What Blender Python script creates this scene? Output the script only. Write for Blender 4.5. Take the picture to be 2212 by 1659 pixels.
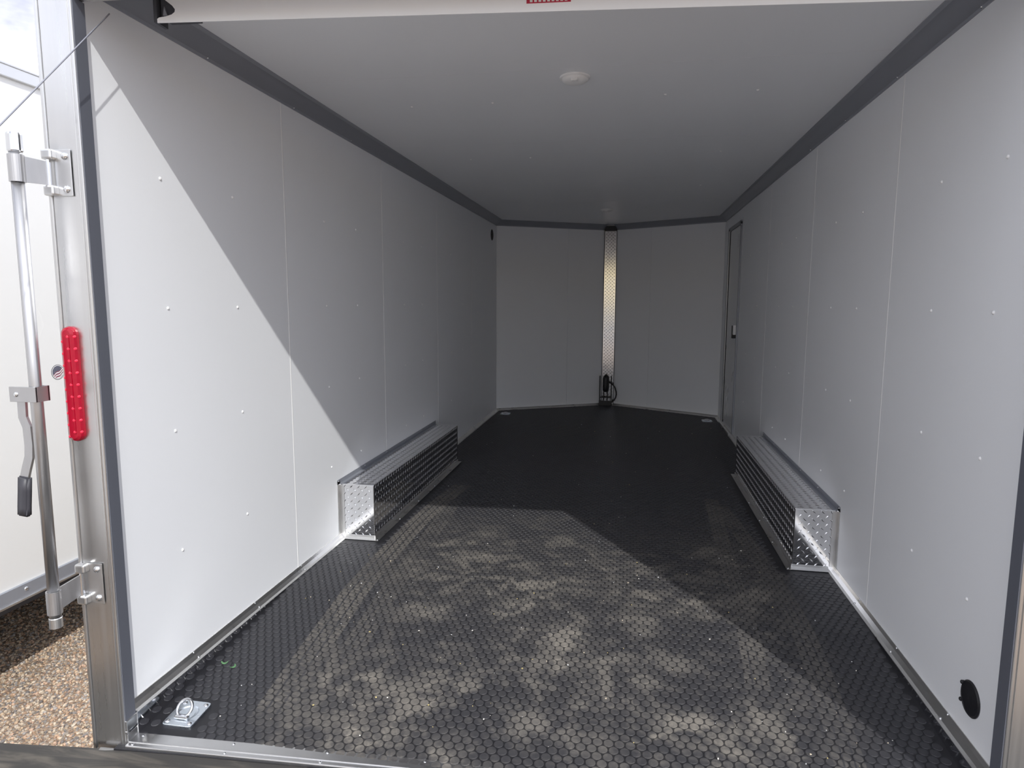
import bpy, bmesh, math, random
from mathutils import Vector, Matrix

random.seed(7)
for o in list(bpy.data.objects):
    bpy.data.objects.remove(o)
scene = bpy.context.scene
C = scene.collection
PI = math.pi

# ------------------------------------------------------------------ camera
FPX = 1427.9
CAM = Vector((0.257, -1.504, 1.2701))
YAW, PITCH, ROLL = 0.1744, -0.1246, 0.0034
fw = Vector((-math.sin(YAW) * math.cos(PITCH), math.cos(YAW) * math.cos(PITCH), math.sin(PITCH)))
r0 = Vector((math.cos(YAW), math.sin(YAW), 0))
u0 = r0.cross(fw)
rt = r0 * math.cos(ROLL) + u0 * math.sin(ROLL)
up = -r0 * math.sin(ROLL) + u0 * math.cos(ROLL)
cam_data = bpy.data.cameras.new('camera')
cam = bpy.data.objects.new('camera', cam_data)
C.objects.link(cam)
cam.matrix_world = Matrix(((rt.x, up.x, -fw.x, CAM.x), (rt.y, up.y, -fw.y, CAM.y), (rt.z, up.z, -fw.z, CAM.z), (0, 0, 0, 1)))
cam_data.sensor_fit = 'HORIZONTAL'
cam_data.sensor_width = 36
cam_data.lens = FPX / 2212 * 36
cam_data.clip_end = 1000
scene.camera = cam

# ------------------------------------------------------------------ light
SUN_DIR = Vector((-0.62, 1.0, -0.965)).normalized()
SUN_E = 2.65
SKY_S = 1.8
sd = bpy.data.lights.new('sun', 'SUN')
sd.energy = SUN_E
sd.angle = math.radians(0.6)
sd.color = (1.0, 0.985, 0.95)
sun = bpy.data.objects.new('sun', sd)
C.objects.link(sun)
sun.location = (3, -8, 9)
sun.rotation_euler = SUN_DIR.to_track_quat('-Z', 'Y').to_euler()

w = bpy.data.worlds.new('sky')
scene.world = w
w.use_nodes = True
nt = w.node_tree
nt.nodes.clear()
tc = nt.nodes.new('ShaderNodeTexCoord')
mp = nt.nodes.new('ShaderNodeMapping')
mp.inputs['Scale'].default_value = (1, 1, 2.2)
mp.inputs['Location'].default_value = (0.7, 0.3, 0.0)
no = nt.nodes.new('ShaderNodeTexNoise')
no.inputs['Scale'].default_value = 3.0
no.inputs['Detail'].default_value = 6
no.inputs['Roughness'].default_value = 0.55
cr = nt.nodes.new('ShaderNodeValToRGB')
cr.color_ramp.elements[0].position = 0.40
cr.color_ramp.elements[0].color = (0.39, 0.405, 0.51, 1)
cr.color_ramp.elements[1].position = 0.60
cr.color_ramp.elements[1].color = (1.06, 1.09, 1.16, 1)
bg = nt.nodes.new('ShaderNodeBackground')
bg.inputs['Strength'].default_value = SKY_S
wo = nt.nodes.new('ShaderNodeOutputWorld')
nt.links.new(tc.outputs['Generated'], mp.inputs['Vector'])
nt.links.new(mp.outputs['Vector'], no.inputs['Vector'])
nt.links.new(no.outputs['Fac'], cr.inputs['Fac'])
nt.links.new(cr.outputs['Color'], bg.inputs['Color'])
nt.links.new(bg.outputs['Background'], wo.inputs['Surface'])

vs = scene.view_settings
vs.view_transform = 'Standard'
vs.look = 'None'
vs.gamma = 1
vs.use_curve_mapping = False
vs.exposure = 0.10
scene.cycles.max_bounces = 12
scene.cycles.diffuse_bounces = 8
scene.cycles.glossy_bounces = 6
scene.cycles.sample_clamp_indirect = 10.0
scene.cycles.blur_glossy = 0.0

# ------------------------------------------------------------------ materials
def newmat(name):
    m = bpy.data.materials.new(name)
    m.use_nodes = True
    return m, m.node_tree, m.node_tree.nodes['Principled BSDF']

def N(nt, typ, **kw):
    n = nt.nodes.new(typ)
    for k, v in kw.items():
        setattr(n, k, v)
    return n

def math_(nt, op, a, b=None, c=None, clamp=False):
    n = nt.nodes.new('ShaderNodeMath')
    n.operation = op
    n.use_clamp = clamp
    for i, v in enumerate((a, b, c)):
        if v is None:
            continue
        if isinstance(v, (int, float)):
            n.inputs[i].default_value = v
        else:
            nt.links.new(v, n.inputs[i])
    return n.outputs[0]

def maprange(nt, v, a, b, c=0.0, d=1.0, smooth=True):
    n = nt.nodes.new('ShaderNodeMapRange')
    n.interpolation_type = 'SMOOTHSTEP' if smooth else 'LINEAR'
    n.clamp = True
    nt.links.new(v, n.inputs[0])
    for i, x in enumerate((a, b, c, d)):
        n.inputs[i + 1].default_value = x
    return n.outputs[0]

def noise(nt, vec, scale, detail=3, rough=0.5, dist=0.0):
    n = nt.nodes.new('ShaderNodeTexNoise')
    n.inputs['Scale'].default_value = scale
    n.inputs['Detail'].default_value = detail
    n.inputs['Roughness'].default_value = rough
    n.inputs['Distortion'].default_value = dist
    nt.links.new(vec, n.inputs['Vector'])
    return n.outputs['Fac']

def mapped(nt, vec, scale=(1, 1, 1), rot=(0, 0, 0)):
    n = nt.nodes.new('ShaderNodeMapping')
    n.inputs['Scale'].default_value = scale
    n.inputs['Rotation'].default_value = rot
    nt.links.new(vec, n.inputs['Vector'])
    return n.outputs['Vector']

def pos(nt):
    return nt.nodes.new('ShaderNodeNewGeometry').outputs['Position']

def mixcol(nt, f, a, b):
    n = nt.nodes.new('ShaderNodeMix')
    n.data_type = 'RGBA'
    ins = [s for s in n.inputs if s.type == 'RGBA']
    for s, v in zip(ins, (a, b)):
        if isinstance(v, tuple):
            s.default_value = (*v, 1)
        else:
            nt.links.new(v, s)
    if isinstance(f, (int, float)):
        n.inputs[0].default_value = f
    else:
        nt.links.new(f, n.inputs[0])
    return [s for s in n.outputs if s.type == 'RGBA'][0]

def plain(name, col, rough=0.5, metal=0.0, var=0.06, scale=20.0, bump=0.0, bscale=200.0, stretch=(1, 1, 1), spec=None):
    m, nt, b = newmat(name)
    p = mapped(nt, pos(nt), stretch)
    f = noise(nt, p, scale, 4)
    lo = tuple(c * (1 - var) for c in col)
    hi = tuple(min(1, c * (1 + var)) for c in col)
    nt.links.new(mixcol(nt, f, lo, hi), b.inputs['Base Color'])
    b.inputs['Metallic'].default_value = metal
    if spec is not None:
        b.inputs['Specular IOR Level'].default_value = spec
    r = maprange(nt, f, 0.3, 0.7, rough * 0.85, min(1, rough * 1.15), False)
    nt.links.new(r, b.inputs['Roughness'])
    if bump > 0:
        bn = N(nt, 'ShaderNodeBump')
        bn.inputs['Strength'].default_value = bump
        bn.inputs['Distance'].default_value = 0.001
        nt.links.new(noise(nt, p, bscale, 2), bn.inputs['Height'])
        nt.links.new(bn.outputs['Normal'], b.inputs['Normal'])
    return m

M = {}
M['white'] = plain('white_panel', (0.835, 0.85, 0.875), 0.42, var=0.012, scale=1.5, bump=0.05, bscale=500)
M['ceil'] = plain('white_ceiling', (0.83, 0.85, 0.88), 0.45, var=0.012, scale=1.5, bump=0.05, bscale=500)
M['door'] = plain('door_skin', (0.72, 0.73, 0.74), 0.30, var=0.02, scale=2)
M['paint'] = plain('trailer_paint', (0.80, 0.80, 0.79), 0.25, var=0.015, scale=1.0)
M['plastic'] = plain('white_plastic', (0.82, 0.82, 0.82), 0.35, var=0.01)
M['alu'] = plain('mill_aluminium', (0.64, 0.64, 0.64), 0.30, 1.0, var=0.05, scale=60, stretch=(1, 1, 0.02))
M['alu_flat'] = plain('bent_aluminium', (0.68, 0.68, 0.68), 0.33, 1.0, var=0.08, scale=14)
M['cove'] = plain('brushed_cove', (0.32, 0.335, 0.375), 0.45, 0.35, var=0.05, scale=30, stretch=(1, 0.03, 1))
M['base'] = plain('base_aluminium', (0.66, 0.65, 0.63), 0.30, 1.0, var=0.10, scale=9)
M['plate'] = plain('diamond_plate', (0.86, 0.86, 0.87), 0.075, 1.0, var=0.04, scale=25)
M['nose'] = plain('nose_diamond_plate', (0.60, 0.60, 0.61), 0.14, 1.0, var=0.10, scale=25)
M['galv'] = plain('galvanised_steel', (0.52, 0.52, 0.53), 0.38, 1.0, var=0.10, scale=40, stretch=(1, 1, 0.2))
M['zinc'] = plain('zinc_plate', (0.74, 0.80, 0.86), 0.30, 1.0, var=0.10, scale=60)
M['chrome'] = plain('bright_zinc', (0.74, 0.75, 0.77), 0.12, 1.0, var=0.03)
M['seal'] = plain('dark_anodised', (0.105, 0.112, 0.135), 0.45, 0.0, var=0.05, scale=40, stretch=(1, 1, 0.03))
M['black'] = plain('black_plastic', (0.012, 0.012, 0.015), 0.45, var=0.1)
M['grip'] = plain('grey_vinyl', (0.045, 0.045, 0.055), 0.5, var=0.08)
M['blackrub'] = plain('black_rubber_edge', (0.015, 0.015, 0.017), 0.6, var=0.2)
M['screw'] = plain('screw_head_white', (0.85, 0.85, 0.85), 0.3, var=0.01)
M['red'] = plain('red_lens', (0.34, 0.003, 0.02), 0.12, var=0.15, scale=90)
M['led'] = plain('red_led', (0.75, 0.02, 0.06), 0.15, var=0.05)
M['redsticker'] = plain('red_sticker', (0.42, 0.02, 0.05), 0.4, var=0.05)
M['cable'] = plain('steel_cable', (0.42, 0.42, 0.46), 0.4, 1.0, var=0.2, scale=300)
M['leaf'] = plain('green_scrap', (0.10, 0.22, 0.10), 0.6, var=0.2)
M['dark'] = plain('dark_interior', (0.05, 0.053, 0.065), 0.6, var=0.1)
M['hill'] = plain('dry_grass', (0.66, 0.52, 0.27), 0.9, var=0.25, scale=0.08)
M['road'] = plain('worn_asphalt', (0.22, 0.22, 0.23), 0.85, var=0.2, scale=3)
M['tyre'] = plain('tyre_rubber', (0.02, 0.02, 0.02), 0.7, var=0.2)
M['whitesticker'] = plain('white_sticker', (0.66, 0.67, 0.68), 0.4, var=0.02)

# ---- dusty coin rubber. World positions drive the dirt, so studs and sheet agree.
def piecewise(nt, y, pts):
    # x as a function of y through the given (y, x) points
    n = nt.nodes.new('ShaderNodeFloatCurve')
    cv = n.mapping.curves[0]
    y0, y1 = pts[0][0], pts[-1][0]
    t = maprange(nt, y, y0, y1, 0, 1, False)
    P = [((yy - y0) / (y1 - y0), (xx + 1.5) / 3.0) for yy, xx in pts]
    cv.points[0].location = P[0]
    cv.points[1].location = P[-1]
    for q in P[1:-1]:
        cv.points.new(*q)
    n.mapping.update()
    nt.links.new(t, n.inputs['Value'])
    return math_(nt, 'MULTIPLY_ADD', n.outputs[0], 3.0, -1.5)

# (x, y, half length, half width, turn, strength) of the palest scuffs
BLOBS = [(0.49, 0.50, 0.13, 0.045, 0.25, 0.62), (0.43, 0.46, 0.10, 0.014, 0.55, 0.55), (0.05, 0.88, 0.075, 0.11, 0.2, 0.62), (-0.41, 0.43, 0.12, 0.07, 0.5, 0.50),
         (-0.26, 0.57, 0.07, 0.05, 0.9, 0.45), (-0.16, 1.31, 0.13, 0.06, 0.3, 0.58), (-0.32, 1.36, 0.10, 0.03, 0.1, 0.45), (0.59, 1.51, 0.14, 0.07, 0.0, 0.26),
         (0.35, 1.30, 0.09, 0.05, -0.5, 0.45), (0.34, 1.07, 0.10, 0.05, 0.2, 0.36), (0.99, 1.62, 0.04, 0.05, 0.0, 0.16), (0.21, 0.66, 0.03, 0.13, 0.1, 0.40),
         (-0.03, 0.42, 0.10, 0.06, 0.4, 0.42), (0.74, 0.47, 0.05, 0.12, 0.2, 0.40), (-0.60, 0.33, 0.10, 0.05, 0.0, 0.30), (0.44, 0.80, 0.12, 0.06, -0.4, 0.34)]
def rubber(name, amount, base):
    m, nt, b = newmat(name)
    P = pos(nt)
    s = N(nt, 'ShaderNodeSeparateXYZ')
    nt.links.new(P, s.inputs[0])
    X, Y = s.outputs[0], s.outputs[1]
    # scuffed patches of pale dust
    wob = noise(nt, P, 13.0, 6, 0.68, 0.5)
    swirl = noise(nt, mapped(nt, P, (1, 1.15, 1), (0, 0, 0.45)), 4.4, 6, 0.66, 0.6)
    patch = maprange(nt, swirl, 0.47, 0.66)
    lump = maprange(nt, noise(nt, P, 11, 4, 0.65, 0.4), 0.50, 0.66)
    big = maprange(nt, noise(nt, P, 1.7, 2, 0.5, 0.3), 0.34, 0.62, 0.35, 1.0)
    fine = maprange(nt, noise(nt, P, 34, 4, 0.7), 0.25, 0.75, 0.55, 1.25, False)
    streak = maprange(nt, noise(nt, mapped(nt, P, (1, 3.2, 1), (0, 0, -0.5)), 7.0, 4, 0.6, 0.6), 0.50, 0.70)
    gx = math_(nt, 'MULTIPLY', maprange(nt, X, -0.98, -0.62), maprange(nt, X, 1.12, 0.72))
    gy = math_(nt, 'MULTIPLY', maprange(nt, Y, 2.6, 1.25, 0.05, 1.0), maprange(nt, Y, 5.5, 3.5, 0.0, 1.0))
    gate = math_(nt, 'MULTIPLY', gx, gy)
    d = math_(nt, 'ADD', math_(nt, 'MULTIPLY', patch, 0.36), math_(nt, 'MULTIPLY', streak, 0.13))
    d = math_(nt, 'ADD', d, math_(nt, 'MULTIPLY', lump, 0.24))
    d = math_(nt, 'ADD', d, 0.07)
    d = math_(nt, 'MULTIPLY', math_(nt, 'MULTIPLY', d, big), gate)
    for bxx, byy, brx, bry, brot, bam in BLOBS:
        c_, s_ = math.cos(brot), math.sin(brot)
        dx, dy = math_(nt, 'SUBTRACT', X, bxx), math_(nt, 'SUBTRACT', Y, byy)
        u = math_(nt, 'ADD', math_(nt, 'MULTIPLY', dx, c_ / brx), math_(nt, 'MULTIPLY', dy, s_ / brx))
        v = math_(nt, 'ADD', math_(nt, 'MULTIPLY', dx, -s_ / bry), math_(nt, 'MULTIPLY', dy, c_ / bry))
        q = math_(nt, 'SQRT', math_(nt, 'ADD', math_(nt, 'MULTIPLY', u, u), math_(nt, 'MULTIPLY', v, v)))
        q = math_(nt, 'ADD', q, math_(nt, 'MULTIPLY_ADD', wob, 3.4, -1.7))
        d = math_(nt, 'MAXIMUM', d, maprange(nt, q, 1.25, 0.35, 0.0, bam * 0.82))
    # tyre tracks with ribs
    def track(pts, width, amt, ya, yb):
        cx = piecewise(nt, Y, pts)
        u = math_(nt, 'DIVIDE', math_(nt, 'SUBTRACT', X, cx), width)
        au = math_(nt, 'ABSOLUTE', u)
        inside = maprange(nt, au, 0.52, 0.46)
        rib = math_(nt, 'ABSOLUTE', math_(nt, 'SUBTRACT', math_(nt, 'FRACT', math_(nt, 'MULTIPLY_ADD', u, 3.0, 0.5)), 0.5))
        rib = maprange(nt, rib, 0.46, 0.38)
        tread = math_(nt, 'SINE', math_(nt, 'ADD', math_(nt, 'MULTIPLY', Y, 230.0), math_(nt, 'MULTIPLY', u, 9.0)))
        tread = maprange(nt, tread, -0.9, 0.1, 0.55, 1.0)
        ends = math_(nt, 'MULTIPLY', maprange(nt, Y, ya, ya + 0.15), maprange(nt, Y, yb, yb - 0.05))
        wear = maprange(nt, noise(nt, P, 6, 3), 0.3, 0.6, 0.45, 1.0)
        t = math_(nt, 'MULTIPLY', math_(nt, 'MULTIPLY', inside, rib), math_(nt, 'MULTIPLY', tread, ends))
        return math_(nt, 'MULTIPLY', math_(nt, 'MULTIPLY', t, wear), amt)
    tr = [track([(0.3, 0.67), (0.79, 0.725), (1.8, 0.765), (2.86, 0.81)], 0.088, 0.26, 0.62, 2.83),
          track([(0.25, 0.90), (0.5, 0.925), (1.2, 0.95), (1.9, 0.915), (2.86, 0.83)], 0.095, 0.19, 0.2, 2.7),
          track([(0.2, -0.85), (0.8, -0.885), (1.6, -0.915), (2.28, -0.905), (2.86, -0.85)], 0.13, 0.28, 0.25, 2.86),
          track([(0.2, -0.72), (0.8, -0.74), (1.6, -0.77), (2.2, -0.80), (2.86, -0.84)], 0.10, 0.18, 0.5, 2.5)]
    for t in tr:
        d = math_(nt, 'MAXIMUM', d, t)
    # faint drag marks deeper inside
    drag = maprange(nt, noise(nt, mapped(nt, P, (3.5, 0.7, 1), (0, 0, 0.3)), 5, 5, 0.65, 1.5), 0.60, 0.74, 0.0, 0.05)
    d = math_(nt, 'ADD', d, drag)
    d = math_(nt, 'MULTIPLY', math_(nt, 'MULTIPLY', d, fine), amount * 1.3, clamp=True)
    col = mixcol(nt, d, base, (0.30, 0.272, 0.230))
    nt.links.new(col, b.inputs['Base Color'])
    r = maprange(nt, d, 0.0, 0.25, 0.44, 0.9, False)
    nt.links.new(r, b.inputs['Roughness'])
    b.inputs['Specular IOR Level'].default_value = 0.35
    return m
M['sheet'] = rubber('rubber_sheet_dust', 0.18, (0.017, 0.017, 0.020))
M['stud'] = rubber('rubber_stud_dust', 1.0, (0.036, 0.036, 0.041))

def gravel_mat():
    m, nt, b = newmat('gravel_ground')
    P = pos(nt)
    v = N(nt, 'ShaderNodeTexVoronoi')
    v.inputs['Scale'].default_value = 110
    nt.links.new(P, v.inputs['Vector'])
    r = N(nt, 'ShaderNodeValToRGB')
    e = r.color_ramp.elements
    e[0].color = (0.16, 0.13, 0.11, 1)
    e[1].color = (0.50, 0.40, 0.30, 1)
    for p_, c_ in ((0.35, (0.36, 0.24, 0.16, 1)), (0.6, (0.45, 0.33, 0.22, 1)), (0.8, (0.30, 0.28, 0.26, 1))):
        k = e.new(p_)
        k.color = c_
    s = N(nt, 'ShaderNodeSeparateColor')
    nt.links.new(v.outputs['Color'], s.inputs[0])
    nt.links.new(s.outputs[0], r.inputs['Fac'])
    nt.links.new(r.outputs['Color'], b.inputs['Base Color'])
    b.inputs['Roughness'].default_value = 0.9
    bn = N(nt, 'ShaderNodeBump')
    bn.inputs['Distance'].default_value = 0.008
    bn.inputs['Strength'].default_value = 0.8
    bn.invert = True
    nt.links.new(v.outputs['Distance'], bn.inputs['Height'])
    nt.links.new(bn.outputs['Normal'], b.inputs['Normal'])
    return m
M['gravel'] = gravel_mat()

def attr_mat(name, rough=0.85):
    m, nt, b = newmat(name)
    a = N(nt, 'ShaderNodeAttribute')
    a.attribute_name = 'stone'
    f = noise(nt, pos(nt), 300, 3)
    mm = N(nt, 'ShaderNodeMix')
    mm.data_type = 'RGBA'
    mm.blend_type = 'MULTIPLY'
    ins = [s for s in mm.inputs if s.type == 'RGBA']
    mm.inputs[0].default_value = 0.5
    nt.links.new(a.outputs['Color'], ins[0])
    g = N(nt, 'ShaderNodeCombineColor')
    for i in range(3):
        nt.links.new(maprange(nt, f, 0.2, 0.8, 0.5, 1.3, False), g.inputs[i])
    nt.links.new(g.outputs[0], ins[1])
    nt.links.new([s for s in mm.outputs if s.type == 'RGBA'][0], b.inputs['Base Color'])
    b.inputs['Roughness'].default_value = rough
    return m
M['pebble'] = attr_mat('pebbles')
M['grit'] = attr_mat('grit')

def ramp_mat():
    m, nt, b = newmat('ramp_rubber')
    P = pos(nt)
    f = noise(nt, mapped(nt, P, (1.2, 9, 1), (0, 0, 0.06)), 4, 4, 0.6, 0.6)
    d = maprange(nt, f, 0.44, 0.74, 0.10, 0.42)
    nt.links.new(mixcol(nt, d, (0.020, 0.020, 0.021), (0.20, 0.175, 0.14)), b.inputs['Base Color'])
    b.inputs['Roughness'].default_value = 0.75
    return m
M['ramp'] = ramp_mat()

def flag_mat():
    # printed round sticker: dark blue field with pale dots over wavy red and white bands
    m, nt, b = newmat('flag_print')
    t = N(nt, 'ShaderNodeTexCoord')
    s = N(nt, 'ShaderNodeSeparateXYZ')
    nt.links.new(t.outputs['Object'], s.inputs[0])
    Y, Z = s.outputs[1], s.outputs[2]
    r = math_(nt, 'SQRT', math_(nt, 'ADD', math_(nt, 'MULTIPLY', Y, Y), math_(nt, 'MULTIPLY', Z, Z)))
    wz = math_(nt, 'ADD', math_(nt, 'SUBTRACT', Z, math_(nt, 'MULTIPLY', Y, 0.55)), math_(nt, 'MULTIPLY', math_(nt, 'SINE', math_(nt, 'MULTIPLY', Y, 150)), 0.003))
    st = math_(nt, 'GREATER_THAN', math_(nt, 'SINE', math_(nt, 'MULTIPLY', wz, 520)), 0.1)
    bands = mixcol(nt, st, (0.75, 0.75, 0.75), (0.22, 0.02, 0.06))
    dots = math_(nt, 'MULTIPLY', math_(nt, 'SINE', math_(nt, 'MULTIPLY', Y, 900)), math_(nt, 'SINE', math_(nt, 'MULTIPLY', wz, 900)))
    field = mixcol(nt, math_(nt, 'GREATER_THAN', dots, 0.55), (0.02, 0.025, 0.06), (0.6, 0.6, 0.65))
    c = mixcol(nt, math_(nt, 'GREATER_THAN', wz, 0.004), bands, field)
    c = mixcol(nt, math_(nt, 'GREATER_THAN', r, 0.030), c, (0.72, 0.72, 0.72))
    c = mixcol(nt, math_(nt, 'GREATER_THAN', r, 0.0335), c, (0.10, 0.10, 0.12))
    nt.links.new(c, b.inputs['Base Color'])
    b.inputs['Roughness'].default_value = 0.4
    return m
M['flag'] = flag_mat()

# ------------------------------------------------------------------ helpers
def link(name, me, mat, parent=None, smooth=False, kind=None):
    if mat is not None and len(me.materials) == 0:
        me.materials.append(mat)
    if smooth:
        for p in me.polygons:
            p.use_smooth = True
    o = bpy.data.objects.new(name, me)
    C.objects.link(o)
    if parent is not None:
        o.parent = parent
    if kind:
        o['kind'] = kind
    return o

def obj(name, bm, mat, parent=None, smooth=False, kind=None):
    bmesh.ops.recalc_face_normals(bm, faces=bm.faces)
    me = bpy.data.meshes.new(name)
    bm.to_mesh(me)
    bm.free()
    return link(name, me, mat, parent, smooth, kind)

def tag(o, label, cat=None, group=None, kind=None):
    o['label'] = label
    if cat:
        o['category'] = cat
    if group:
        o['group'] = group
    if kind:
        o['kind'] = kind
    return o

def empty(name, loc=(0, 0, 0), rz=0.0):
    o = bpy.data.objects.new(name, None)
    C.objects.link(o)
    o.location = loc
    o.rotation_euler = (0, 0, rz)
    o.empty_display_size = 0.1
    return o

def nb():
    return bmesh.new()

def bx(bm, x0, x1, y0, y1, z0, z1, bevel=0.0, seg=2):
    vs_ = [bm.verts.new((x, y, z)) for z in (z0, z1) for x, y in ((x0, y0), (x1, y0), (x1, y1), (x0, y1))]
    fs = [bm.faces.new([vs_[i] for i in f]) for f in ((3, 2, 1, 0), (4, 5, 6, 7), (0, 1, 5, 4), (1, 2, 6, 5), (2, 3, 7, 6), (3, 0, 4, 7))]
    if bevel > 0:
        es = list({e for f in fs for e in f.edges})
        bmesh.ops.bevel(bm, geom=es, offset=bevel, segments=seg, affect='EDGES', profile=0.5)
    return bm

def box(name, dims, mat, parent=None, bevel=0.0, **k):
    return obj(name, bx(nb(), *dims, bevel=bevel), mat, parent, **k)

def prism(bm, pts, z0, z1):
    lo = [bm.verts.new((x, y, z0)) for x, y in pts]
    hi = [bm.verts.new((x, y, z1)) for x, y in pts]
    n = len(pts)
    bm.faces.new(lo[::-1])
    bm.faces.new(hi)
    for i in range(n):
        bm.faces.new((lo[i], lo[(i + 1) % n], hi[(i + 1) % n], hi[i]))
    return bm

def extrude_profile(bm, prof, A, B, U, V):
    # closed profile of (u, v) points swept straight from A to B
    A, B, U, V = Vector(A), Vector(B), Vector(U), Vector(V)
    a = [bm.verts.new(A + U * u + V * v) for u, v in prof]
    b = [bm.verts.new(B + U * u + V * v) for u, v in prof]
    n = len(prof)
    bm.faces.new(a[::-1])
    bm.faces.new(b)
    for i in range(n):
        bm.faces.new((a[i], a[(i + 1) % n], b[(i + 1) % n], b[i]))
    return bm

def tube(bm, pts, r, seg=12, cap=True):
    pts = [Vector(p) for p in pts]
    rs = r if isinstance(r, (list, tuple)) else [r] * len(pts)
    rings = []
    ref = None
    for i, p in enumerate(pts):
        t = (pts[min(i + 1, len(pts) - 1)] - pts[max(i - 1, 0)]).normalized()
        if ref is None:
            ref = Vector((1, 0, 0)) if abs(t.x) < 0.8 else Vector((0, 1, 0))
        a = (ref - t * ref.dot(t)).normalized()
        ref = a
        c = t.cross(a)
        rings.append([bm.verts.new(p + (a * math.cos(2 * PI * k / seg) + c * math.sin(2 * PI * k / seg)) * rs[i]) for k in range(seg)])
    for i in range(len(rings) - 1):
        for k in range(seg):
            bm.faces.new((rings[i][k], rings[i][(k + 1) % seg], rings[i + 1][(k + 1) % seg], rings[i + 1][k]))
    if cap:
        bm.faces.new(rings[0][::-1])
        bm.faces.new(rings[-1])
    return bm

def lathe(bm, prof, O, axis, seg=24):
    # (r, h) profile turned about the axis through O
    O, axis = Vector(O), Vector(axis).normalized()
    a = Vector((1, 0, 0)) if abs(axis.x) < 0.8 else Vector((0, 1, 0))
    a = (a - axis * a.dot(axis)).normalized()
    c = axis.cross(a)
    rings = []
    for r, h in prof:
        if r < 1e-6:
            rings.append([bm.verts.new(O + axis * h)])
        else:
            rings.append([bm.verts.new(O + axis * h + (a * math.cos(2 * PI * k / seg) + c * math.sin(2 * PI * k / seg)) * r) for k in range(seg)])
    for i in range(len(rings) - 1):
        p, q = rings[i], rings[i + 1]
        for k in range(seg):
            k2 = (k + 1) % seg
            if len(p) == 1 and len(q) == 1:
                continue
            if len(p) == 1:
                bm.faces.new((p[0], q[k2], q[k]))
            elif len(q) == 1:
                bm.faces.new((p[k], p[k2], q[0]))
            else:
                bm.faces.new((p[k], p[k2], q[k2], q[k]))
    return bm

def dome_mesh(name, r, h, seg=8):
    bm = nb()
    lathe(bm, [(0, -h * 0.3), (r, -h * 0.3), (r, 0), (r * 0.86, h * 0.55), (r * 0.5, h * 0.9), (0, h)], (0, 0, 0), (0, 0, 1), seg)
    bmesh.ops.recalc_face_normals(bm, faces=bm.faces)
    me = bpy.data.meshes.new(name)
    bm.to_mesh(me)
    bm.free()
    for p in me.polygons:
        p.use_smooth = True
    return me

def place(name, me, p, normal, parent):
    o = bpy.data.objects.new(name, me)
    C.objects.link(o)
    o.parent = parent
    o.location = p
    o.rotation_euler = Vector(normal).to_track_quat('Z', 'Y').to_euler()
    return o

SCREW = dome_mesh('screw', 0.0060, 0.0045)
SCREW.materials.append(M['screw'])
RIVET = dome_mesh('screw', 0.0048, 0.003)
RIVET.materials.append(M['chrome'])
BOLT = dome_mesh('bolt', 0.0105, 0.007, 14)
BOLT.materials.append(M['chrome'])

def lugs(bm, O, U, V, Nn, wid, hei, pitch=0.040, L=0.026, W=0.0075, H=0.0022, margin=0.010):
    # raised diamond-plate lugs, rows of alternating slant
    O, U, V, Nn = Vector(O), Vector(U).normalized(), Vector(V).normalized(), Vector(Nn).normalized()
    rows = int((hei - 2 * margin) / (pitch / 2)) + 1
    off = (hei - (rows - 1) * pitch / 2) / 2
    for j in range(rows):
        v = off + j * pitch / 2
        cols = int((wid - 2 * margin) / pitch) + 1
        u = (wid - (cols - 1) * pitch) / 2 + (pitch / 4 if j % 2 else -pitch / 4)
        s = 1 if j % 2 else -1
        d = (U + V * s).normalized()
        e = (U * -s + V).normalized()
        for i in range(cols + 1):
            uu = u + i * pitch
            if uu < margin or uu > wid - margin:
                continue
            c = O + U * uu + V * v
            pts = [c - d * L / 2, c - e * W / 2, c + d * L / 2, c + e * W / 2]
            q = [bm.verts.new(p) for p in pts]
            r1 = bm.verts.new(c - d * L * 0.22 + Nn * H)
            r2 = bm.verts.new(c + d * L * 0.22 + Nn * H)
            for f in ((q[0], q[1], r1), (q[1], r2, r1), (q[1], q[2], r2), (q[2], q[3], r2), (q[3], r1, r2), (q[3], q[0], r1)):
                bm.faces.new(f)
    return bm

def lug_obj(parent, mat, faces, **k):
    bm = nb()
    for f in faces:
        lugs(bm, *f, **k)
    me = bpy.data.meshes.new('raised_lugs')
    bm.to_mesh(me)
    bm.free()
    return link('raised_lugs', me, mat, parent, smooth=False, kind='stuff')

# ------------------------------------------------------------------ dimensions
W = 1.25            # half inside width
YC, YN = 6.0, 6.665  # start of the V nose, its tip
ZC = 2.18           # ceiling
ZT = 2.1216         # lower edge of the ceiling cove
NX0, NX1 = -0.060, 0.090  # flat strip at the nose
ZG = -0.55          # gravel level
YB = 1.10           # the floor dips from here to the rear
SK = 0.047          # the rear frame stands a little askew
def yf(x):
    return 0.1885 + SK * x   # front plane of the rear frame
def fz(y):
    return 0.0 if y >= YB else -0.075 * (YB - y) / 0.92

# ------------------------------------------------------------------ ground outside
g = box('ground', (-400, 400, -152, 120, ZG - 0.3, ZG), M['gravel'])
tag(g, 'tan gravel yard under the trailers', 'ground', kind='structure')

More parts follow.
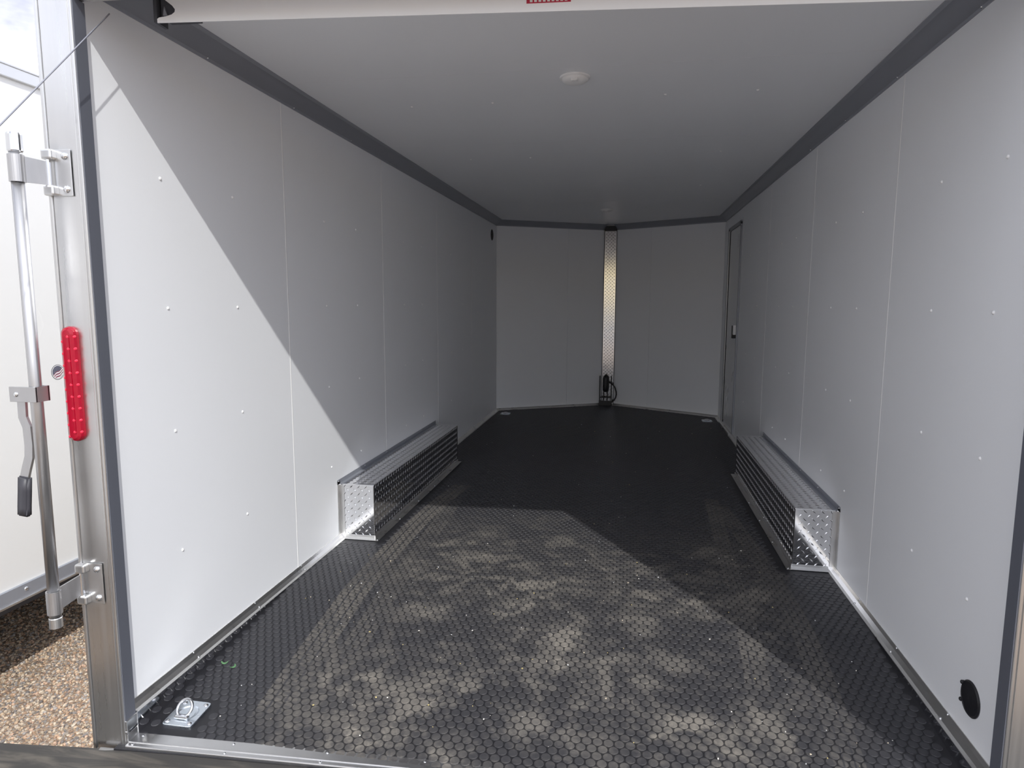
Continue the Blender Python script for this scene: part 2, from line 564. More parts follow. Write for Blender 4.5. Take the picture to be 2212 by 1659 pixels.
o = box('road', (-400, 400, -151, -13, ZG - 0.02, ZG + 0.01), M['road'])
tag(o, 'grey paved lot behind the gravel yard', 'road', kind='structure')
bm = nb()
nx = 24
rows_ = []
for j, (y, z) in enumerate(((-150, ZG - 0.2), (-190, 5), (-260, 14), (-360, 26), (-460, 22), (-461, ZG - 1))):
    rows_.append([bm.verts.new((-500 + 1000 * i / nx, y + random.uniform(-4, 4) * (0 < j < 5), z + random.uniform(-0.8, 0.8) * (0 < j < 5))) for i in range(nx + 1)])
for a, b in zip(rows_, rows_[1:]):
    for i in range(nx):
        bm.faces.new((a[i], a[i + 1], b[i + 1], b[i]))
h = obj('hillside', bm, M['hill'], smooth=True)
tag(h, 'dry tan hillside far behind the yard', 'hill', kind='structure')

def stones(name, spots, mat, palette, parent=None, rmin=0.005, rmax=0.012):
    import numpy as np
    ico = bmesh.new()
    bmesh.ops.create_icosphere(ico, subdivisions=1, radius=1)
    base = np.array([v.co[:] for v in ico.verts])
    tri = np.array([[v.index for v in f.verts] for f in ico.faces])
    ico.free()
    rng = np.random.default_rng(3)
    V_, F_, K_ = [], [], []
    for i, (x, y, z) in enumerate(spots):
        r = rmin + (rmax - rmin) * rng.random() ** 1.6
        s = base * (r * (0.65 + 0.5 * rng.random(3))) * (0.85 + 0.3 * rng.random((12, 1)))
        a = rng.random() * 6.28
        ca, sa = math.cos(a), math.sin(a)
        s[:, 2] *= 0.75
        q = np.stack([s[:, 0] * ca - s[:, 1] * sa, s[:, 0] * sa + s[:, 1] * ca, s[:, 2]], 1)
        V_.append(q + np.array((x, y, z + r * 0.3)))
        F_.append(tri + 12 * i)
        c = palette[rng.integers(len(palette))]
        k = 0.75 + 0.5 * rng.random()
        K_.append([(c[0] * k, c[1] * k, c[2] * k, 1)] * 20)
    V_, F_ = np.concatenate(V_), np.concatenate(F_)
    me = bpy.data.meshes.new(name)
    me.from_pydata(V_.tolist(), [], F_.tolist())
    at = me.attributes.new('stone', 'FLOAT_COLOR', 'FACE')
    at.data.foreach_set('color', np.array(K_, dtype=float).reshape(-1))
    return link(name, me, mat, parent, kind='stuff')

spots = []
while len(spots) < 40000:
    x, y = random.uniform(-3.6, -1.36), random.uniform(-0.1, 2.9)
    if random.random() < max(0.25, 1 - max(0, y - 1.4) * 0.5):
        spots.append((x, y, ZG))
pal = [(0.56, 0.42, 0.29), (0.60, 0.49, 0.37), (0.50, 0.34, 0.23), (0.38, 0.35, 0.33), (0.22, 0.20, 0.19), (0.66, 0.56, 0.44), (0.58, 0.40, 0.29), (0.45, 0.38, 0.31)]
o = stones('gravel_stones', spots, M['pebble'], pal, rmin=0.0035, rmax=0.0095)
tag(o, 'loose tan and grey gravel beside the open trailer', 'gravel', kind='stuff')

# ------------------------------------------------------------------ the trailer floor
bm = nb()
def floor_ring(y, x0, x1, z):
    return [bm.verts.new((x0, y, z)), bm.verts.new((x1, y, z))]
top = []
yl, yr_ = yf(-W) + 0.045, yf(W) + 0.045
bm.free()
bm = nb()
xs = [-W, -0.6, 0, 0.6, W]
grid = []
ys = lambda x: [yf(x) - 0.02, 0.5, 0.8, YB, 2, 3, 4, 5, YC]
nr = 9
for j in range(nr):
    grid.append([bm.verts.new((x, ys(x)[j], fz(ys(x)[j]))) for x in xs])
for j in range(nr - 1):
    for i in range(4):
        bm.faces.new((grid[j][i], grid[j][i + 1], grid[j + 1][i + 1], grid[j + 1][i]))
n0, n1 = bm.verts.new((NX0, YN, 0)), bm.verts.new((NX1, YN, 0))
last = grid[-1]
bm.faces.new((last[0], last[1], last[2], n0))
bm.faces.new((last[2], last[3], last[4], n1))
bm.faces.new((last[2], n1, n0))
r = bmesh.ops.extrude_face_region(bm, geom=list(bm.faces))
for v in r['geom']:
    if isinstance(v, bmesh.types.BMVert):
        v.co.z -= 0.10
floor = obj('floor', bm, M['sheet'])
tag(floor, 'black coin-stud rubber floor scuffed with pale dust and tyre tracks', 'floor', kind='structure')

# coin studs in a hexagonal packing
SP = 0.0328
def stud_profile(seg=12, r=0.0154, h=0.0022):
    v, f = [], []
    for k in range(seg):
        a = 2 * PI * k / seg
        v.append((r * math.cos(a), r * math.sin(a), -0.0005))
    for k in range(seg):
        a = 2 * PI * k / seg
        v.append((r * 0.90 * math.cos(a), r * 0.90 * math.sin(a), h))
    for k in range(seg):
        f.append((k, (k + 1) % seg, seg + (k + 1) % seg, seg + k))
    f.append(tuple(range(seg, 2 * seg)))
    return v, f
SV, SF = stud_profile()
cent = []
row = 0
y = 0.06
while y < YN:
    x = -W + 0.05 + (SP / 2 if row % 2 else 0)
    while x < W - 0.045:
        ok = y > yf(x) + 0.010
        if y > YC:
            t = (y - YC) / (YN - YC)
            ok = ok and (-W + 0.06) * (1 - t) + NX0 * t < x < (W - 0.06) * (1 - t) + NX1 * t and y < YN - 0.05
        if abs(x) > W - 0.2 - 0.06 and 1.67 < y < 3.54:
            ok = False
        for cx, cy in ((-1.124, 0.28), (-1.10, 5.77), (1.11, 5.75)):
            if abs(x - cx) < 0.072 and abs(y - cy) < 0.078:
                ok = False
        if ok:
            cent.append((x, y))
        x += SP
    row += 1
    y += SP * 0.866
def pixel(p):
    d = Vector(p) - CAM
    z = d.dot(fw)
    return 1106 + FPX * d.dot(rt) / z, 829.5 - FPX * d.dot(up) / z, z
vis = []
for i, (x, y) in enumerate(cent):
    px, py, z = pixel((x, y, fz(y)))
    if 0 < px < 2212 and 0 < py < 1659:
        vis.append((z, i))
vis.sort()
near = {i for z, i in vis[:300]}
me1 = bpy.data.meshes.new('stud')
me1.from_pydata(SV, [], SF)
me1.materials.append(M['stud'])
SLOPE = math.atan2(0.075, 0.92)
for i in sorted(near):
    x, y = cent[i]
    o = bpy.data.objects.new('stud', me1)
    C.objects.link(o)
    o.parent = floor
    o.location = (x, y, fz(y))
    o.rotation_euler = (SLOPE if y < YB else 0, 0, 0)
AV, AF = [], []
for i, (x, y) in enumerate(cent):
    if i in near:
        continue
    z = fz(y)
    k = len(AV)
    AV += [(x + a, y + b, fz(y + b) + c) for a, b, c in SV]
    AF += [tuple(q + k for q in f) for f in SF]
me = bpy.data.meshes.new('coin_studs')
me.from_pydata(AV, [], AF)
link('coin_studs', me, M['stud'], floor, kind='stuff')

# ------------------------------------------------------------------ walls
WT = 0.085  # wall build-up
XO = W + WT
ROWS = (0.41, 0.83, 1.243, 1.66)
def side_wall(name, s, y0, seams, cols, label, door=None):
    X = s * W
    bm = nb()
    y_out = y0
    bx(bm, min(X + s * 0.006, s * XO), max(X + s * 0.006, s * XO), y_out, YC + 0.02, -0.16, 2.30)
    wl = obj(name, bm, M['paint'])
    tag(wl, label, 'wall', kind='structure')
    edges = [y0] + seams + [YC]
    for a, b in zip(edges, edges[1:]):
        p = box('wall_panel', (min(X, X + s * 0.006), max(X, X + s * 0.006), a + 0.0012, b - 0.0012, -0.09, ZC), M['white'], wl)
        for cy in cols:
            if a < cy < b:
                for z in ROWS:
                    if door and door[0] - 0.05 < cy < door[1] + 0.05:
                        continue
                    place('screw', SCREW, (X, cy, z), (-s, 0, 0), p)
    for yv in seams:
        bm = nb()
        prof = [(-0.004, 0), (-0.0025, 0.0010), (0, 0.0014), (0.0025, 0.0010), (0.004, 0)]
        extrude_profile(bm, prof, (X, yv, 0.01), (X, yv, ZT), (0, 1, 0), (-s, 0, 0))
        obj('seam_strip', bm, M['plastic'], wl)
    return wl

SL = [1.2609 + 1.177 * i for i in range(4)]
SR = [1.3068 + 1.177 * i for i in range(4)]
colsL = [0.470, 0.868, 1.645, 2.033, 2.823, 3.215, 4.012, 4.407, 5.19, 5.58]
colsR = [0.540, 0.927, 1.670, 2.052, 2.85, 3.24, 4.03, 4.43]
wl = side_wall('wall_left', -1, yf(-W) + 0.047, SL, colsL, 'white panelled trailer wall on the left, half in sun')
DO = (4.90, 5.62)
wr_ = side_wall('wall_right', 1, yf(W) + 0.047, SR, colsR, 'white panelled trailer wall on the right, in shade', DO)

def nose_wall(name, s, label):
    A = Vector((s * W, YC, 0))
    B = Vector((NX0 if s < 0 else NX1, YN, 0))
    d = (B - A).normalized()
    n = Vector((-d.y, d.x, 0))
    if n.y > 0:
        n = -n
    bm = nb()
    O = -n * 0.07
    prism(bm, [tuple(p.xy) for p in (A - n * 0.006, B - n * 0.006, B + O, A + O)], -0.16, 2.30)
    o = obj(name, bm, M['paint'])
    tag(o, label, 'wall', kind='structure')
    L = (B - A).length
    cut = L * 0.655
    for a, b in ((0, cut), (cut, L)):
        bm = nb()
        p, q = A + d * (a + 0.001), A + d * (b - 0.001)
        prism(bm, [tuple(v.xy) for v in (p, q, q - n * 0.006, p - n * 0.006)], -0.05, ZC)
        obj('wall_panel', bm, M['white'], o)
    return A, B, d, n
nL = nose_wall('wall_front_left', -1, 'white slanted nose wall left of the diamond-plate strip')
nR = nose_wall('wall_front_right', 1, 'white slanted nose wall right of the diamond-plate strip')

# nose backing and bright diamond-plate strip
o = box('wall_front', (NX0 - 0.04, NX1 + 0.04, YN + 0.012, YN + 0.09, -0.16, 2.30), M['paint'])
tag(o, 'narrow end wall behind the nose strip', 'wall', kind='structure')
strip = box('trim_1', (NX0 + 0.006, NX1 - 0.006, YN + 0.002, YN + 0.010, 0.0, 2.105), M['nose'])
tag(strip, 'mirror-bright diamond-plate strip at the nose of the trailer', 'trim', kind='structure')
lug_obj(strip, M['nose'], [((NX0 + 0.006, YN + 0.002, 0.0), (1, 0, 0), (0, 0, 1), (0, -1, 0), NX1 - NX0 - 0.012, 2.105)], margin=0.008, L=0.026, W=0.008, H=0.0030)
cap = nb()
prism(cap, [(NX0 + 0.002, YN + 0.01), (NX0 + 0.01, YN - 0.03), (NX1 - 0.01, YN - 0.03), (NX1 - 0.002, YN + 0.01)], 2.108, 2.165)
obj('end_cap', cap, M['black'], strip)
for xx in (NX0, NX1 - 0.006):
    box('edge_channel', (xx, xx + 0.006, YN - 0.010, YN + 0.010, 0.0, 2.11), M['dark'], strip)

# ------------------------------------------------------------------ ceiling
bm = nb()
prism(bm, [(-XO, yf(-XO) + 0.05), (XO, yf(XO) + 0.05), (XO, YC), (NX1 + 0.04, YN + 0.09), (NX0 - 0.04, YN + 0.09), (-XO, YC)], ZC + 0.006, ZC + 0.13)
ceil = obj('ceiling', bm, M['paint'])
tag(ceil, 'plain white trailer ceiling with faint cross seams', 'ceiling', kind='structure')
ce = [0.30] + [1.225 + 1.19 * i for i in range(4)] + [YC]
for a, b in zip(ce, ce[1:]):
    p = box('ceiling_panel', (-W, W, a + 0.0008, b - 0.0008, ZC, ZC + 0.006), M['ceil'], ceil)
    if a > 1:
        for sx in (-0.78, -0.39, 0.39, 0.78):
            place('screw', SCREW, (sx, a + 0.4, ZC), (0, 0, -1), p)
bm = nb()
prism(bm, [(-W, YC), (W, YC), (NX1, YN + 0.01), (NX0, YN + 0.01)], ZC, ZC + 0.006)
obj('ceiling_panel', bm, M['ceil'], ceil)

# cove between wall and ceiling: flat 45 degree metal face with small lips
def cove(name, A, B, n, label):
    # n: horizontal unit vector pointing into the room
    bm = nb()
    prof = [(0, ZT - 0.004), (0.0035, ZT - 0.004), (0.0048, ZT + 0.006), (0.058, ZC - 0.007), (0.074, ZC - 0.004), (0.074, ZC), (0, ZC)]
    extrude_profile(bm, prof, A, B, n, (0, 0, 1))
    o = obj(name, bm, M['cove'])
    tag(o, label, 'trim', kind='structure')
    return o
cl = cove('trim_2', (-W, yf(-W) + 0.06, 0), (-W, YC, 0), (1, 0, 0), 'grey metal cove along the left wall top')
crt = cove('trim_3', (W, yf(W) + 0.06, 0), (W, YC, 0), (-1, 0, 0), 'grey metal cove along the right wall top')
for nm, (A, B, d, n), lb in (('trim_4', nL, 'grey metal cove along the left nose wall'), ('trim_5', nR, 'grey metal cove along the right nose wall')):
    cove(nm, A, B, n, lb)
for X, s, o in ((-W, 1, cl), (W, -1, crt)):
    for i in range(9):
        place('screw', RIVET, (X + s * 0.005, 0.75 + i * 0.62, ZT + 0.004), (s, 0, -0.3), o)

# base trim: bent aluminium strip
def baseboard(name, A, B, n, label, mat=None):
    bm = nb()
    prof = [(0, 0.024), (0.003, 0.024), (0.010, 0.013), (0.024, 0.005), (0.036, 0.003), (0.036, 0.0008), (0.0, 0.0008)]
    extrude_profile(bm, prof, A, B, n, (0, 0, 1))
    o = obj(name, bm, mat or M['base'])
    tag(o, label, 'baseboard', kind='structure')
    return o
bl = baseboard('baseboard_left', (-W, yf(-W) + 0.048, 0), (-W, YC, 0), (1, 0, 0), 'bent aluminium strip along the foot of the left wall')
br = baseboard('baseboard_right', (W, yf(W) + 0.048, 0), (W, YC, 0), (-1, 0, 0), 'bent aluminium strip along the foot of the right wall')
baseboard('baseboard_front_left', nL[0], nL[1], nL[3], 'bent aluminium strip along the foot of the left nose wall')
baseboard('baseboard_front_right', nR[0], nR[1], nR[3], 'bent aluminium strip along the foot of the right nose wall')
for X, s, o, y0 in ((-W, 1, bl, 0.49), (W, -1, br, 0.58)):
    y = y0
    while y < 5.9:
        if not 1.65 < y < 3.55:
            place('screw', RIVET, (X + s * 0.0235, y, 0.006), (s * 0.4, 0, 1), o)
            place('screw', RIVET, (X + s * 0.0045, y, 0.021), (s, 0, 0.5), o)  # upper row stands in for the screws' reflection in the glossy trim
        y += 0.396
    # vertical diamond-plate kick strip below it, where the floor dips to the rear
    bm = nb()
    y0k = yf(X) + 0.05
    prof = [(y0k, fz(y0k) - 0.005), (YB + 0.02, -0.004), (YB + 0.02, 0.0005), (y0k, 0.0005)]
    extrude_profile(bm, prof, (X + s * 0.030, 0, 0), (X, 0, 0), (0, 1, 0), (0, 0, 1))
    k = obj('kick_strip', bm, M['plate'], o)
    lb_ = nb()
    for jx in range(26):
        yy = y0k + 0.02 + jx * 0.034
        d = Vector((0, 0.5, -1)).normalized()
        e = Vector((0, 1, 0))
        zz = fz(yy) * 0.45
        hl = min(0.016, abs(fz(yy)) * 0.40)
        c = Vector((X + s * 0.030, yy, zz))
        q = [lb_.verts.new(p) for p in (c - d * hl, c + e * 0.0026, c + d * hl, c - e * 0.0026)]
        t = lb_.verts.new(c + Vector((s * 0.0038, 0, 0)))
        for i in range(4):
            lb_.faces.new((q[i], q[(i + 1) % 4], t))
    obj('raised_lugs', lb_, M['plate'], k, kind='stuff')

# ------------------------------------------------------------------ rear door frame (local x along the opening, y=0 its outer face)
rf = empty('trim_6', (0, 0.1885, 0), math.atan(SK))
tag(rf, 'bare aluminium frame around the open rear doorway', 'door frame', kind='structure')
JI, JO = 1.2265, 1.324
for s in (-1, 1):
    a, b = sorted((s * JI, s * JO))
    jb = box('jamb', (a, b, 0, 0.046, -0.40, 2.34), M['alu'], rf, bevel=0.003)
    c, d = sorted((s * JO, s * (JO + 0.010)))
    box('corner_flange', (c, d, -0.004, 0.30, -0.40, 2.34), M['alu'], jb, bevel=0.002)
    e = s * (JI + 0.012)
    box('raised_rib', (e - 0.003, e + 0.003, -0.003, 0.002, -0.09, 2.07), M['alu'], jb, bevel=0.001)
    c, d = sorted((s * (JI - 0.0025), s * (JI + 0.004)))
    box('weather_seal', (c, d, 0.0035, 0.0465, -0.012, 2.07), M['seal'], jb)
    c, d = sorted((s * (JI - 0.006), s * (JI + 0.004)))
    fc = box('foot_cap', (c, d, 0.002, 0.049, -0.080, -0.004), M['alu_flat'], jb, bevel=0.002)
    box('highlight_bead', (c - 0.001, d + 0.001, 0.001, 0.0495, -0.048, -0.036), M['chrome'], fc, bevel=0.003)  # brighter band standing in for the highlight across the foot cap
box('lintel', (-JI, JI, 0, 0.046, 2.072, 2.34), M['alu'], rf, bevel=0.003)
sill = box('sill', (-JI + 0.006, JI - 0.006, -0.014, 0.050, -0.10, -0.0715), M['alu_flat'], rf, bevel=0.003)
box('sill_ridge', (-JI + 0.006, JI - 0.006, 0.002, 0.008, -0.073, -0.069), M['alu_flat'], sill, bevel=0.0015)
for i in range(9):
    place('screw', RIVET, (-1.195 + i * 0.2987, 0.036, -0.0715), (0, 0, 1), sill)
    place('screw', RIVET, (-1.20 + i * 0.2987, -0.006, -0.0715), (0, 0, 1), sill)
box('rear_crossmember', (-JO, JO, 0.0, 0.06, -0.40, -0.10), M['alu'], rf)

# ------------------------------------------------------------------ inner spring cover under the ceiling
pv = Vector((-1.072, 0.265, 0))
ang = math.atan2(0.142, 2.15)
sc = empty('spring_cover', (pv.x, pv.y, 0), ang)
tag(sc, 'white sheet cover across the doorway top with a notched left end', 'cover')
zl = lambda x: 2.0445 - 0.0135 * x   # its lower edge drops slightly to the right
def interp(P, x):
    for (xa, za), (xb, zb) in zip(P, P[1:]):
        if xa <= x <= xb:
            return za + (zb - za) * (x - xa) / (xb - xa)
    return P[-1][1]
lo_ = [(0, 2.055), (0.006, 2.0585), (0.025, 2.0605), (0.044, 2.065), (0.053, 2.071), (0.0545, 2.078)]
hi_ = [(0.012, 2.115), (0.030, 2.101), (0.047, 2.088), (0.053, 2.080), (0.0545, 2.078)]
bm = nb()
cx_ = [0, 0.006, 0.012, 0.025, 0.030, 0.044, 0.047, 0.053, 0.0545]
def quad(x0, x1, a0, a1, b0, b1):
    f = [(x0, a0), (x1, a1), (x1, b1), (x0, b0)]
    p = [bm.verts.new((x, 0.0, z)) for x, z in f]
    q = [bm.verts.new((x, 0.003, z)) for x, z in f]
    bm.faces.new(p)
    bm.faces.new(q[::-1])
    for i in range(4):
        j = (i + 1) % 4
        bm.faces.new((p[i], q[i], q[j], p[j]))
for x0, x1 in zip(cx_, cx_[1:]):
    quad(x0, x1, zl(x0), zl(x1), interp(lo_, x0), interp(lo_, x1))
    if x0 >= 0.012:
        quad(x0, x1, interp(hi_, x0), interp(hi_, x1), ZC, ZC)
quad(0.0545, 2.20, zl(0.0545), zl(2.2), ZC, ZC)
obj('cover_sheet', bm, M['white'], sc)
bm = nb()
prism(bm, [(0.006, 0.012), (0.006, 0.060), (0.10, 0.060), (0.10, 0.012)], 2.062, ZC)
obj('cavity_shade', bm, M['dark'], sc)  # dark box stands in for the shade inside the cover, seen through the notch
bm = nb()
tp = [(0.014, 2.066), (0.026, 2.066), (0.018, 2.090)]
a = [bm.verts.new((x, 0.0065, z)) for x, z in tp]
b = [bm.verts.new((x, 0.0125, z)) for x, z in tp]
bm.faces.new(a)
bm.faces.new(b[::-1])
for i in range(3):
    bm.faces.new((a[i], b[i], b[(i + 1) % 3], a[(i + 1) % 3]))
obj('pulley_bracket', bm, M['cove'], sc)
box('side_bracket', (-0.010, 0.0, 0.0, 0.05, 2.046, ZC), M['dark'], sc)
# red label with a row of pale marks, only its lower rim shows in the photo
rl = box('red_label', (1.043, 1.160, -0.0015, 0.0, 2.048, 2.105), M['redsticker'], sc)
rl.parent = sc
rl.location.z = 0.0030
for i in range(9):
    q = box('pale_mark', (1.052 + i * 0.0115, 1.0590 + i * 0.0115, -0.0022, -0.0015, 2.0505, 2.060), M['whitesticker'], rl)

# ------------------------------------------------------------------ wheel boxes
def wheel_box(s, label):
    Y0, Y1, wb, hb, wf = 1.7323, 3.4848, 0.1928, 0.297, 0.0295
    r = empty('wheel_box', (s * W, Y0, 0))
    tag(r, label, 'wheel box', 'diamond-plate wheel boxes along the walls')
    i = -s
    def X(a, b):
        return tuple(sorted((i * a, i * b)))
    L = Y1 - Y0
    b0 = obj('cover', bx(nb(), *X(0.0005, wb), 0, L, 0.001, hb, bevel=0.003), M['plate'], r)
    lug_obj(b0, M['plate'], [
        ((i * wb, 0, 0.012), (0, 1, 0), (0, 0, 1), (i, 0, 0), L, hb - 0.012),
        ((0, 0, hb), (0, 1, 0), (i, 0, 0), (0, 0, 1), L, wb),
        ((0, 0, 0.012), (i, 0, 0), (0, 0, 1), (0, -1, 0), wb, hb - 0.012)])
    # floor flanges, end flange, wall flange
    f1 = box('floor_flange', (*X(wb - 0.002, wb + wf), -wf, L + 0.006, 0.0019, 0.0045), M['base'], r, bevel=0.0008)
    box('floor_flange_lip', (*X(wb - 0.001, wb + 0.004), 0.0, L, 0.004, 0.020), M['alu_flat'], f1, bevel=0.001)
    f2 = obj('end_flange', bx(nb(), *X(0.030, wb + 0.004), -wf, 0.0, 0.0019, 0.0048, bevel=0.0008), M['alu_flat'], r)
    box('end_flange_lip', (*X(0.030, wb), -0.0035, 0.001, 0.004, 0.019), M['alu_flat'], f2, bevel=0.001)
    v = box('side_flange', (*X(0.0005, 0.0035), -wf, 0.0, 0.026, hb + 0.018), M['alu_flat'], r, bevel=0.0008)
    box('side_flange_lip', (*X(0.003, 0.026), -0.003, 0.001, 0.020, hb - 0.004), M['alu_flat'], v, bevel=0.001)
    t = box('wall_flange', (*X(0.0005, 0.0035), -wf, L + 0.036, hb, hb + 0.025), M['cove'], r, bevel=0.0008)
    box('wall_flange_lip', (*X(0.003, 0.020), 0.0, L, hb - 0.001, hb + 0.003), M['cove'], t, bevel=0.001)
    for k in range(6):
        yy = -0.015 + k * (L + 0.03) / 5
        place('screw', RIVET, (i * 0.0035, yy, hb + 0.016), (i, 0, 0), t)
    for k in range(6):
        yy = -0.018 + k * (L + 0.012) / 5
        place('screw', RIVET, (i * (wb + wf * 0.72), yy, 0.0045), (0, 0, 1), f1)
    return r
wheel_box(-1, 'diamond-plate wheel box on the sunlit left wall')
wheel_box(1, 'diamond-plate wheel box on the shaded right wall')

# ------------------------------------------------------------------ side door in the right wall
dr = empty('door_1', (W, DO[0], 0))
tag(dr, 'narrow white side door near the nose in the right wall', 'door', kind='structure')
DW, DH = DO[1] - DO[0], 2.0
box('door_leaf', (-0.004, -0.0005, 0.035, DW - 0.04, 0.055, DH - 0.03), M['door'], dr, bevel=0.001)
box('door_seal', (-0.0095, -0.0005, DW - 0.039, DW - 0.028, 0.03, DH - 0.02), M['black'], dr)
for nm, d in (('door_jamb', (-0.013, -0.0005, 0.0, 0.030, 0.026, DH)), ('door_jamb', (-0.013, -0.0005, DW - 0.027, DW + 0.06, 0.026, DH)), ('door_head', (-0.013, -0.0005, 0.0, DW + 0.06, DH - 0.025, DH + 0.012)), ('threshold', (-0.043, -0.037, 0.03, DW - 0.03, 0.001, 0.03))):
    box(nm, d, M['cove'] if nm != 'threshold' else M['base'], dr, bevel=0.0015)
box('edge_strip', (-0.0165, -0.0132, DW - 0.0275, DW - 0.0235, 0.03, DH - 0.02), M['alu'], dr)
lt = box('latch', (-0.034, -0.004, 0.045, 0.085, 0.965, 1.055), M['plastic'], dr, bevel=0.004)
box('latch_lever', (-0.040, -0.004, 0.088, 0.120, 0.930, 1.050), M['black'], lt, bevel=0.003)
box('notice_sticker', (-0.0046, -0.004, 0.10, 0.22, 1.78, 1.90), M['whitesticker'], dr)

# ------------------------------------------------------------------ small fittings
def disc_cover(name, p, n, r, label, cat, tabs=True):
    bm = nb()
    n = Vector(n)
    lathe(bm, [(0, 0.0005), (r, 0.0005), (r, 0.003), (r * 0.93, 0.006), (r * 0.88, 0.004), (r * 0.3, 0.004), (0, 0.0045)], (0, 0, 0), n, 40)
    root = empty(name, p)
    tag(root, label, cat)
    obj('cover_disc', bm, M['black'], root, smooth=False)
    if tabs:
        for a in (2.6, 3.7):
            t = nb()
            c = Vector((0, -math.cos(a), math.sin(a))) * (r * 0.98)
            lathe(t, [(0, 0.0005), (0.006, 0.0005), (0.006, 0.008), (0.004, 0.010), (0, 0.010)], c, n, 12)
            obj('clip', t, M['black'], root)
    else:
        for k in range(5):
            z = -r * 0.6 + k * r * 0.3
            hw = math.sqrt(max(0.0, (r * 0.82) ** 2 - z * z))
            box('louvre', (0.004, 0.008, -hw, hw, z - 0.004, z + 0.004), M['blackrub'], root)
    return root
disc_cover('port_cover', (W, 0.468, 0.142), (-1, 0, 0), 0.0515, 'round black port cover low on the right wall', 'cover')
disc_cover('wall_vent', (-W, 5.742, 1.991), (1, 0, 0), 0.060, 'round black vent high on the left wall', 'vent', tabs=False)

def dome_light(x, y, label):
    r = empty('dome_light', (x, y, ZC))
    tag(r, label, 'ceiling light', 'round white ceiling lights')
    bm = nb()
    lathe(bm, [(0, 0), (0.062, 0), (0.062, 0.005), (0.057, 0.008), (0.050, 0.008)], (0, 0, 0), (0, 0, -1), 40)
    b = obj('base_ring', bm, M['plastic'], r, smooth=False)
    bm = nb()
    lathe(bm, [(0.055, 0.006), (0.052, 0.014), (0.042, 0.021), (0.025, 0.025), (0, 0.026)], (0, 0, 0), (0, 0, -1), 40)
    obj('lens', bm, M['plastic'], r, smooth=True)
    sw = nb()
    bx(sw, -0.013, 0.013, -0.050, -0.028, -0.027, -0.010, bevel=0.003)
    obj('switch', sw, M['plastic'], r)
dome_light(0.014, 1.335, 'round white ceiling light nearest the doorway')
dome_light(0.011, 5.30, 'round white ceiling light up by the nose')

def tie_down(x, y, lab, rz=0.0, lean=46):
    r = empty('tie_down_ring', (x, y, fz(y)), rz)
    r.rotation_euler = (SLOPE if y < YB else 0, 0, rz)
    tag(r, lab, 'tie-down', 'zinc floor tie-down rings')
    hx, hy, cr_ = 0.052, 0.058, 0.014
    n = 48
    outer, inner = [], []
    for k in range(n):
        a = 2 * PI * k / n
        c, s = math.cos(a), math.sin(a)
        # rounded rectangle by superellipse
        e = 0.22
        outer.append((hx * math.copysign(abs(c) ** e, c), hy * math.copysign(abs(s) ** e, s)))
        inner.append((0.036 * c, 0.036 * s))
    bm = nb()
    rings = [[bm.verts.new((p[0], p[1], z)) for p in loop] for loop, z in ((outer, 0.0005), (outer, 0.0062), ([(p[0] * 0.985, p[1] * 0.985) for p in outer], 0.0072), (inner, 0.0072), ([(p[0] * 0.9, p[1] * 0.9) for p in inner], 0.0040), ([(p[0] * 0.6, p[1] * 0.6) for p in inner], 0.0015))]
    for p, q in zip(rings, rings[1:]):
        for k in range(n):
            bm.faces.new((p[k], p[(k + 1) % n], q[(k + 1) % n], q[k]))
    bm.faces.new(rings[-1])
    pl = obj('plate', bm, M['zinc'], r)
    for sx in (-1, 1):
        for sy in (-1, 1):
            place('bolt', BOLT, (sx * 0.038, sy * 0.043, 0.0075), (0, 0, 1), r).scale = (0.75, 0.75, 0.6)
    # ring standing up, tipped back, held by a hinge strap
    bm = nb()
    pts = []
    tip = math.radians(lean)
    for k in range(33):
        a = 2 * PI * k / 32
        u, v = 0.0245 * math.cos(a), 0.0265 + 0.0265 * math.sin(a)
        pts.append((u, -0.026 + v * math.cos(tip), 0.012 + v * math.sin(tip)))
    tube(bm, pts, 0.0048, 10, cap=False)
    bmesh.ops.remove_doubles(bm, verts=bm.verts, dist=1e-5)
    obj('ring', bm, M['chrome'], r, smooth=True)
    box('hinge_strap', (-0.024, 0.024, -0.034, -0.018, 0.0066, 0.019), M['chrome'], r, bevel=0.004)
tie_down(-1.124, 0.280, 'zinc tie-down ring on the floor beside the left door jamb')
tie_down(-1.10, 5.775, 'zinc tie-down ring on the floor in the far left corner', lean=4)
tie_down(1.105, 5.745, 'zinc tie-down ring on the floor in the far right corner', lean=4)

# black cord holder at the foot of the nose strip
cb = empty('cord_holder', (0.0, YN - 0.055, 0.0))
tag(cb, 'black bracket holding a plug with a looped cord below the nose strip', 'cord holder')
for xx in (-0.078, 0.060):
    box('post', (xx - 0.006, xx + 0.006, 0.0, 0.045, 0.0, 0.365), M['black'], cb, bevel=0.002)
box('foot', (-0.086, 0.070, -0.02, 0.045, 0.0019, 0.062), M['black'], cb, bevel=0.004)
box('cross_bar', (-0.075, 0.058, 0.0, 0.012, 0.093, 0.108), M['black'], cb, bevel=0.002)
for xx in (-0.031, 0.013):
    box('upright', (xx - 0.006, xx + 0.006, 0.0, 0.012, 0.06, 0.19), M['black'], cb, bevel=0.002)
bm = nb()
lathe(bm, [(0, 0.0), (0.02, 0.004), (0.036, 0.02), (0.038, 0.05), (0.038, 0.165), (0.034, 0.185), (0.022, 0.192), (0.014, 0.205), (0.012, 0.212), (0, 0.214)], (-0.006, -0.012, 0.168), (0, 0, 1), 20)
obj('plug', bm, M['black'], cb, smooth=True)
bm = nb()
